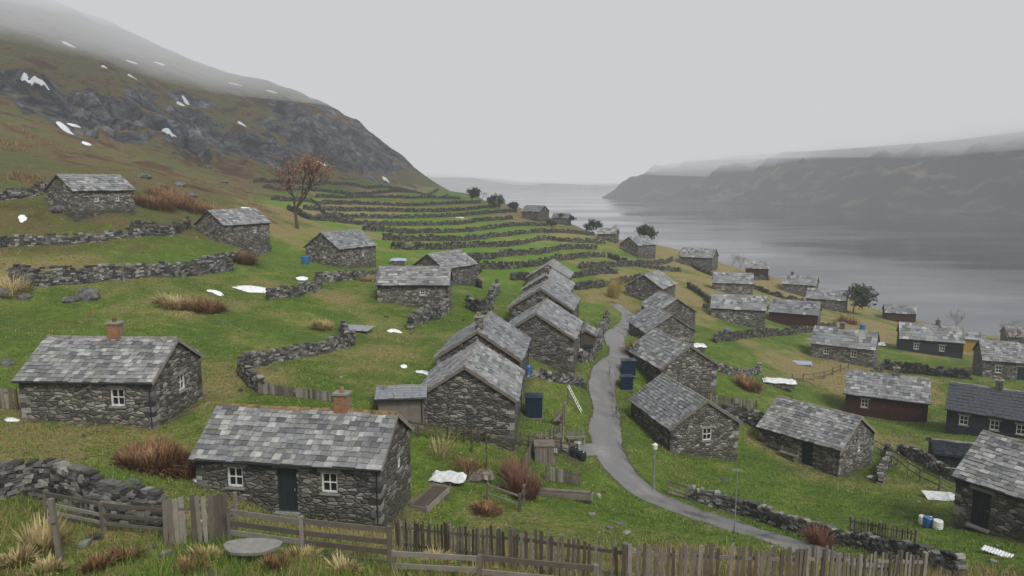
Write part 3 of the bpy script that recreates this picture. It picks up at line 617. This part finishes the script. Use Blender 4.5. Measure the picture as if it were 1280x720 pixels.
bush('dead_branches',590,590,1.3,.9,M_BC,350,True); bush('dead_branches',550,570,1.0,1.2,M_TG,160,True)
for u,v in [(20,705),(120,712),(235,715),(340,712),(430,716),(545,708),(590,705),(160,700),(380,700),(260,700),(60,716)]:
    bush('dry_grass_tuft',u,v,.5,.42,random.choice([M_TG,M_BC,M_TG]),260)
def tree(name,u,v,h,kind):
    p=GP(u,v); tips=[]; m=MB(); rs=random.getstate(); random.seed(int(u*7+v))
    def rec(a,d,l,r,dep):
        b2=a+d*l; m.tube(a,b2,r,r*.68,5 if dep>2 else 3,0,False)
        if dep==0: tips.append(b2); return
        if dep<4: tips.append((a+b2)/2)
        for i in range(3):
            sp=.5 if kind!='pine' else .75
            nd_=(d+Vector((random.gauss(0,sp),random.gauss(0,sp),random.gauss(.25 if kind=='rust' else .12,.22)))).normalized()
            rec(b2,nd_,l*random.uniform(.68,.92),r*.62,dep-1)
    d0=Vector((random.uniform(-.1,.1),random.uniform(-.1,.1),1)).normalized()
    rec(Vector((0,0,-.3)),d0,h*(.2 if kind!='pine' else .17),h*.02 if kind!='bare' else h*.014,5 if kind!='pine' else 4)
    mats=[M_BA if kind!='bare' else M_TW]
    if kind!='bare':
        sz=h*(.03 if kind=='pine' else .009)
        for t in tips:
            for i in range(7 if kind=='pine' else 2):
                q=t+Vector((random.gauss(0,1),random.gauss(0,1),random.gauss(-.2,.8)))*h*(.05 if kind=='pine' else .03)
                a=Vector((random.gauss(0,1),random.gauss(0,1),random.gauss(0,1))).normalized(); b2=a.orthogonal().normalized(); s=sz*random.uniform(.6,1.5)
                m.face([q-a*s-b2*s*.4,q+a*s-b2*s*.5,q+a*s*.8+b2*s*.5,q-a*s*.7+b2*s*.5],1)
        mats.append(M_PN if kind=='pine' else M_RU)
    random.setstate(rs); m.build(name,mats,loc=p)
tree('autumn_tree',372,286,16,'rust'); tree('pine_tree',806,308,10,'pine'); tree('pine_tree',1066,392,10.5,'pine'); tree('pine_tree',740,292,8,'pine'); tree('pine_tree',707,280,7,'pine')
tree('pine_tree',645,266,6,'pine'); tree('pine_tree',590,252,10,'pine'); tree('pine_tree',618,260,9,'pine'); tree('pine_tree',640,262,6,'pine'); tree('pine_tree',690,284,5,'pine')
for a in [(1195,418,7),(1258,428,7),(1275,424,7),(925,338,6),(758,294,7),(603,250,7),(768,300,6),(915,335,5.5)]: tree('bare_tree',*a,'bare')
tree('bare_tree',1262,432,6,'rust')
# grass field (single mesh of blades)
def grass(name,n,ymin,ymax,h0,h1,wd,nb,dryb=0.,xr=.8,clump=.15,mat=None,mo=None,cut=-.2,cs_=4):
    yv=np.exp(rng.uniform(math.log(ymin+6),math.log(ymax+6),n))-6; xv=rng.uniform(-xr,xr,n)*yv
    keep=np.ones(n,bool)
    for (X,Yw,yr,a,b2) in FOOT:
        dx_=xv-X; dy_=yv-Yw; lx=dx_*math.cos(yr)+dy_*math.sin(yr); ly=-dx_*math.sin(yr)+dy_*math.cos(yr); keep&=~((abs(lx)<a)&(abs(ly)<b2))
    for L,rad in ((PATH,1.1),(PATH2,.8)):
        Ls=L[::4]
        for s in range(0,n,20000):
            d=((xv[s:s+20000,None]-Ls[:,0])**2+(yv[s:s+20000,None]-Ls[:,1])**2).min(1); keep[s:s+20000]&=d>rad**2
    cl=fbm(xv,yv,cs_,131,3)+rng.normal(0,.12 if mo is None else .03,n); keep&=cl>cut
    if mo is not None: keep&=bil(GM,xv,yv)+rng.normal(0,.1,n)>mo
    xv=xv[keep]; yv=yv[keep]; n=len(xv); cl=cl[keep]
    dry=np.clip((fbm(xv,yv,9,141,3)+dryb+rng.normal(0,.12,n))*4,0,1)
    X=np.repeat(xv,nb)+rng.normal(0,clump,n*nb); Yb=np.repeat(yv,nb)+rng.normal(0,clump,n*nb); Z=Hm(X,Yb)-.01
    N=n*nb; hh=rng.uniform(h0,h1,N)*np.repeat(.6+np.clip(cl+.3,0,1),nb); an=rng.uniform(0,6.283,N); le=rng.uniform(.1,.7,N)*hh; a2=rng.uniform(0,6.283,N); w_=wd*rng.uniform(.6,1.4,N)*np.sqrt(np.clip(Yb/25,.7,3))
    V=np.zeros((N,3,3)); V[:,0]=np.stack([X-np.cos(a2)*w_,Yb-np.sin(a2)*w_,Z],1); V[:,1]=np.stack([X+np.cos(a2)*w_,Yb+np.sin(a2)*w_,Z],1); V[:,2]=np.stack([X+np.cos(an)*le,Yb+np.sin(an)*le,Z+hh],1)
    npmesh(name,V.reshape(-1,3),np.arange(N*3).reshape(-1,3),mat or M_GB,False,{'dry':np.repeat(np.repeat(dry,nb),3)})
grass('grass',36000,11,90,.06,.2,.018,6,0.)
grass('tall_grass',4600,10,27,.2,.5,.011,14,.1,.85,.1)
grass('bracken',26000,45,200,.3,.7,.03,8,0,.85,.5,M_BC,.5,.14,14)
# ---------------------------------------------------------------- snow patches, rocks
def patch(u,v,wpx,dep,rot=0,lift=.12,name='snow_patch',mat=None):
    X,Yw=G(u,v); w_=wpx*Yw/1800; n=36; sd=random.randint(0,999)
    V=[]; ringn=5
    for k in range(ringn+1):
        for i in range(n):
            t=2*math.pi*i/n; rr=k/ringn*(1+.16*math.sin(t*2+sd)+.12*math.sin(t*3+sd*2)+.08*math.sin(t*7+sd*3)+random.uniform(-.05,.05)*(k==ringn))
            a=math.cos(t)*w_*rr; b2=math.sin(t)*dep*rr+.25*dep*math.sin(a/w_*2.5+sd)*k/ringn; V.append((X+a*math.cos(rot)-b2*math.sin(rot),Yw+a*math.sin(rot)+b2*math.cos(rot)))
    V=np.array(V); Z=Hm(V[:,0],V[:,1])+lift; Z[-n:]-=lift*1.3
    f=[]
    for k in range(ringn):
        for i in range(n):
            j=(i+1)%n; f.append((k*n+i,k*n+j,(k+1)*n+j,(k+1)*n+i))
    npmesh(name,np.column_stack([V,Z]),np.array(f),mat or M_SN)
for a in [(85,56,24,3,-.4),(42,99,28,1.6,.1),(30,96,12,1.4,0),(82,163,32,2.0,-.9),(92,157,14,1.5,.2),(213,167,22,1.5,.1),(302,155,16,2.,-.5),(340,115,14,2.,0),(295,106,16,2.,0),(403,205,12,1.8,-.3),(482,224,12,2.,-.4),(200,80,14,2,0),(165,96,9,1.5,0),(232,126,8,1.5,.4),(108,180,9,1.2,0),(225,130,12,1.,0),(165,78,14,1.5,0),(130,84,8,1.5,0)]:
    patch(*a,lift=.35)
for a in [(320,361,64,1.0,.05),(270,366,20,.5,0),(378,348,16,.8,0),(530,466,20,.4,-.6),(493,414,16,.7,.3),(505,458,10,.3,0),(311,261,16,1.,0),(28,273,12,.5,0),(15,525,22,.25,0),(252,603,16,.4,.9),(560,268,14,1.5,0),(1088,596,10,.3,0),(575,272,10,1.5,0)]:
    patch(*a,lift=.07)
def rock_(u,v,s,mat=None,name='boulder'):
    p=GP(u,v); import bmesh as bm_
    bm=bm_.new(); bm_.ops.create_icosphere(bm,subdivisions=2,radius=s)
    sd=random.random()*50; q=[random.uniform(.7,1.2) for _ in range(3)]
    for vv in bm.verts:
        nn_=vn(vv.co.x*2+sd,vv.co.y*2+vv.co.z*1.7,s*.9,77); vv.co*= .72+.55*float(nn_); vv.co.x*=q[0]; vv.co.y*=q[1]; vv.co.z*=.65*q[2]
    me=bpy.data.meshes.new(name); bm.to_mesh(me); bm.free(); me.materials.append(mat); ob=bpy.data.objects.new(name,me); sc.collection.objects.link(ob); ob.location=p+Vector((0,0,s*.1)); ob.rotation_euler=(0,0,random.random()*6)
M_RK=plain('boulder_rock',(.17,.17,.165),.95,0,.6,2)
for a in [(75,263,.8),(110,372,1.1),(5,370,.8),(30,372,.7),(88,376,.6),(95,650,.35),(165,605,.3),(225,232,.9),(180,222,1.1),(60,232,.8),(240,245,.7),(310,240,.8),(8,455,.4),(1010,580,.3),(905,600,.25),(1185,700,.3),(130,640,.3),(260,210,1.3),(280,228,1.1)]: rock_(*a,mat=M_RK)
# ---------------------------------------------------------------- small objects
def obj_at(name,u,v,rz=0): return empty(name,GP(u,v),math.radians(rz))
def tank(u,v,w_=1.,h=1.3,mat=None,rz=0,name='water_tank'):
    e=obj_at(name,u,v,rz); m=MB(); m.box(0,0,h/2,w_,w_*.85,h)
    for i in range(5): m.box(-w_*.4+i*w_*.2,-w_*.44,h/2,.05,.03,h*.85)
    m.build('body',[mat or M_NV],e); m=MB(); m.box(0,0,h+.04,w_*1.1,w_*.95,.08); m.box(0,0,h+.1,w_*.5,w_*.4,.05); m.build('lid',[mat or M_NV],e)
    m=MB(); m.box(0,0,-.05,w_*1.15,w_,.14); m.build('plinth',[M_WG],e)
def barrel(u,v,r=.3,h=.85,mat=None,name='barrel'):
    e=obj_at(name,u,v); m=MB(); prof=[(0,r*.88),(.08,r),(.33,r),(.35,r*1.05),(.38,r),(.62,r),(.65,r*1.05),(.68,r),(.93,r),(1,r*.88)]
    for (a,ra),(b2,rb) in zip(prof,prof[1:]): m.tube((0,0,a*h),(0,0,b2*h),ra,rb,16,0,False)
    m.tube((0,0,h*.97),(0,0,h*.985),r*.87,r*.87,16); m.build('drum',[mat or M_BL],e,smooth=False); m=MB(); m.tube((r*.4,0,h*.98),(r*.4,0,h*1.03),.05,.05,8); m.build('bung',[M_WH],e)
def pallet(u,v,w_=1.6,d=1.2,rz=0,tarp=None,h=.7,name='tarped_woodpile'):
    e=obj_at(name,u,v,rz); m=MB()
    k=int(w_/.16)
    for i in range(k):
        for j in range(int(h/.15)): m.tube((-w_/2+.08+i*.16,-d/2+random.uniform(-.04,.04),.1+j*.15),(-w_/2+.08+i*.16,d/2,.1+j*.15),.075,.075,7)
    m.build('logs',[M_WG],e)
    m=MB(); n=8
    for i in range(n):
        for j in range(n):
            def q(a,b2):
                X=(a/n-.5)*(w_+.25); Yq=(b2/n-.5)*(d+.25); ed=max(abs(a/n-.5),abs(b2/n-.5))*2; return (X,Yq,h+.12+.05*math.sin(a*1.7+b2)-.3*max(0,ed-.8)/.2*.8)
            m.face([q(i,j),q(i+1,j),q(i+1,j+1),q(i,j+1)])
    m.build('tarp',[tarp or M_TP],e)
def pole(u,v,h,r=.05,name='lamp_post',lamp=True,mat=None):
    e=obj_at(name,u,v); m=MB(); m.tube((0,0,-.2),(0,0,h),r,r*.7,8); m.tube((0,0,0),(0,0,.35),r*1.8,r*1.6,8); m.build('pole',[mat or M_MT],e)
    m=MB()
    if lamp: m.tube((0,0,h),(0,0,h+.28),.13,.16,10); m.tube((0,0,h+.28),(0,0,h+.38),.18,.03,10); m.build('lantern',[M_WH],e)
    else: m.box(0,0,h-.1,.5,.05,.05); m.build('crossbar',[mat or M_MT],e)
def bench(u,v,rz=0,L=1.6,name='garden_bench',mat=None):
    e=obj_at(name,u,v,rz); mat=mat or M_WG
    m=MB(); [m.box(0,-.15+i*.15,.45,L,.12,.04) for i in range(3)]; m.build('seat',[mat],e)
    m=MB(); [m.box(sx_*L*.42,y_,.21,.07,.07,.42) for sx_ in (-1,1) for y_ in (-.16,.16)]; m.build('legs',[mat],e)
    m=MB(); [m.box(0,.24,.6+i*.15,L,.03,.1) for i in range(2)]; [m.box(sx_*L*.42,.2,.6,.06,.05,.5) for sx_ in (-1,1)]; m.build('backrest',[mat],e)
def ladder(u,v,rz,L=2.6,mat=None):
    e=obj_at('ladder',u,v,rz); m=MB(); A=math.radians(62)
    for s in (-.22,.22): m.tube((s,0,0),(s,math.cos(A)*L,math.sin(A)*L),.035,.03,6)
    m.build('stiles',[mat or M_WH],e); m=MB()
    for i in range(1,9): t=i/9; m.tube((-.22,math.cos(A)*L*t,math.sin(A)*L*t),(.22,math.cos(A)*L*t,math.sin(A)*L*t),.022,.022,6)
    m.build('rungs',[mat or M_WH],e)
    m=MB(); m.tube((0,math.cos(A)*L*1.02,0),(0,math.cos(A)*L*.98,math.sin(A)*L*.98),.06,.05,6); m.build('prop_post',[M_WG],e)
def bed(u,v,w_,d,rz=0,name='raised_bed',mat=None):
    e=obj_at(name,u,v,rz); m=MB()
    for s in (-1,1): m.box(0,s*d/2,.1,w_+.06,.05,.3); m.box(s*w_/2,0,.1,.05,d-.05,.3)
    for a in (-1,1):
        for b2 in (-1,1): m.box(a*w_/2*.98,b2*d/2*.98,.14,.08,.08,.4)
    m.build('planks',[mat or M_WG],e); m=MB(); m.box(0,0,.0,w_-.06,d-.06,.3,0,0,.02); m.build('soil',[M_WD],e)
def sheet(u,v,w_,d,rz=0,mat=None,name='corrugated_sheet',h=.15,tilt=.1):
    e=obj_at(name,u,v,rz); m=MB(); n=int(w_/.12)*2
    for i in range(n):
        x0_=-w_/2+i*w_/n; x1_=x0_+w_/n; za=h+(.035 if i%2 else 0); zb=h+(0 if i%2 else .035); m.face([(x0_,-d/2,za-tilt*d/2),(x1_,-d/2,zb-tilt*d/2),(x1_,d/2,zb+tilt*d/2),(x0_,d/2,za+tilt*d/2)])
    m.build('sheet',[mat or M_TP],e); m=MB()
    for s in (-.35,.35): m.box(s*w_,0,h*.4,.1,d*.9,h*.8)
    m.build('bearers',[M_WG],e)
tank(667,520,1.15,1.4); tank(785,468,1.2,1.3,M_NV); tank(783,486,1,1.1,M_NV); tank(735,445,.8,.9,M_BK); tank(680,575,1.1,1.0,M_WG,0,'compost_bin'); tank(1040,560,.7,.9,M_NV)
barrel(660,470); barrel(652,463,.25,.6); barrel(382,330,.5,1,M_BL); barrel(1160,659,.28,.6,M_BL); barrel(1172,661,.25,.5,M_WH,'bucket'); barrel(1153,655,.22,.5,M_WH,'bucket'); barrel(1078,412,.5,1); barrel(908,418,.4,.8); barrel(560,335,.5,.9,M_LB); barrel(717,570,.3,.55,M_BK,'planter'); barrel(727,575,.28,.5,M_BK,'planter'); barrel(722,562,.25,.5,M_MT,'bucket')
pallet(974,484,3.4,1.4,-15,None,.8); pallet(872,438,1.8,1.2,0,None,.7); pallet(498,331,2.2,1.6,10,M_LB,.8); pallet(560,602,1.6,.7,-8,M_TP,.3); pallet(1155,410,3,1.6,0,M_WG,.9); pallet(600,600,1.2,.7,10,M_WG,.3); pallet(1268,436,3,1.4,-10,M_TP,.8)
pole(817,614,2.6,.05); pole(918,665,3.4,.035,'washing_line_pole',False); pole(155,352,2.4,.06,'wooden_post',False,M_WG); pole(590,565,1.8,.05,'wooden_post',False,M_WD); pole(608,585,1.6,.045,'wooden_post',False,M_WD)
pole(480,515,1.6,.05,'wooden_post',False,M_WG); pole(704,540,2.2,.05,'wooden_post',False,M_WG)
bench(735,410,80); bench(726,444,80,1.3,'garden_bench',M_WH); bench(700,530,70); bench(720,555,10,1.2); bench(985,574,-50,1.6)
ladder(727,515,75,2.2); bed(538,625,.9,2.6,-20); bed(705,620,3,.5,-8,'planter_box'); bed(1070,420,4,2,-20); bed(688,552,1.6,.9,-5)
sheet(442,412,3.2,1.6,-12,M_MT); sheet(1003,455,2.4,1.6,-15,M_LB); sheet(1178,623,2.2,1.2,-10,M_TP); sheet(1246,694,1.2,.5,-50,M_TP); sheet(680,566,1.6,.6,-5,M_MT); sheet(1090,430,4,2,-20,M_TP); sheet(540,340,2.6,1.2,20,M_MT); sheet(1020,425,3,1,10,M_MT)
# wooden post and stone table in the foreground
e=obj_at('wooden_post',76,706); m=MB(); m.box(0,0,.85,.12,.12,2.0,.2,0,.012,(-.05,.02)); m.build('post',[M_WG],e); m=MB(); m.box(-.05,-.09,1.3,.16,.03,.16,.2,0,.01); m.build('insulator_board',[M_WG],e)
e=obj_at('stone_table',316,704); m=MB(); k=14; top=[(math.cos(t)*.75*(1+.12*math.sin(3*t)),math.sin(t)*.45*(1+.1*math.cos(2*t))) for t in [2*math.pi*i/k for i in range(k)]]
m.face([(a,b2,.5) for a,b2 in top]); m.face([(a*.97,b2*.97,.42) for a,b2 in top][::-1])
for i in range(k): j=(i+1)%k; m.face([(top[i][0]*.97,top[i][1]*.97,.42),(top[j][0]*.97,top[j][1]*.97,.42),(*top[j],.5),(*top[i],.5)])
m.build('slab_top',[M_LT],e); m=MB(); m.box(-.35,0,.12,.25,.4,.6,0,0,.03); m.box(.35,0,.12,.25,.4,.6,0,0,.03); m.build('supports',[M_DS],e)
# ---------------------------------------------------------------- world, sun, camera
wd=bpy.data.worlds.new('World'); sc.world=wd; wd.use_nodes=True; nt=wd.node_tree; bg=nt.nodes['Background']
sk=nt.nodes.new('ShaderNodeTexSky'); sk.sky_type='NISHITA'; sk.sun_disc=False; sk.sun_elevation=math.radians(50); sk.sun_rotation=math.radians(150); sk.air_density=1; sk.dust_density=4
hs=nt.nodes.new('ShaderNodeHueSaturation'); hs.inputs['Saturation'].default_value=.12; hs.inputs['Value'].default_value=1.; lk(nt,sk.outputs[0],hs.inputs['Color'])
tc=nt.nodes.new('ShaderNodeTexCoord'); cn=noise(nt,mapping(nt,tc.outputs['Generated'],(1,1,3)),1.6,4,.55)
lk(nt,mix(nt,1.,hs.outputs[0],ramp(nt,cn,[(.3,.75),(.7,1.15)]),'MULTIPLY'),bg.inputs[0]); bg.inputs[1].default_value=.13
sl=bpy.data.lights.new('Sun','SUN'); sl.energy=1.5; sl.angle=math.radians(14); sl.color=(1,.97,.93); so=bpy.data.objects.new('Sun',sl); sc.collection.objects.link(so)
az=math.radians(150); el=math.radians(50); dv=Vector((math.sin(az)*math.cos(el),math.cos(az)*math.cos(el),math.sin(el))); so.rotation_euler=dv.to_track_quat('Z','Y').to_euler()
cam=bpy.data.cameras.new('Camera'); cam.lens=F/1280*36; cam.sensor_width=36; cam.clip_end=12000; cam.clip_start=.1
co_=bpy.data.objects.new('Camera',cam); sc.collection.objects.link(co_); co_.location=(0,0,CZ); co_.rotation_euler=(math.pi/2-TH,0,0); sc.camera=co_
sc.view_settings.view_transform='Standard'; sc.view_settings.look='None'; sc.view_settings.exposure=0
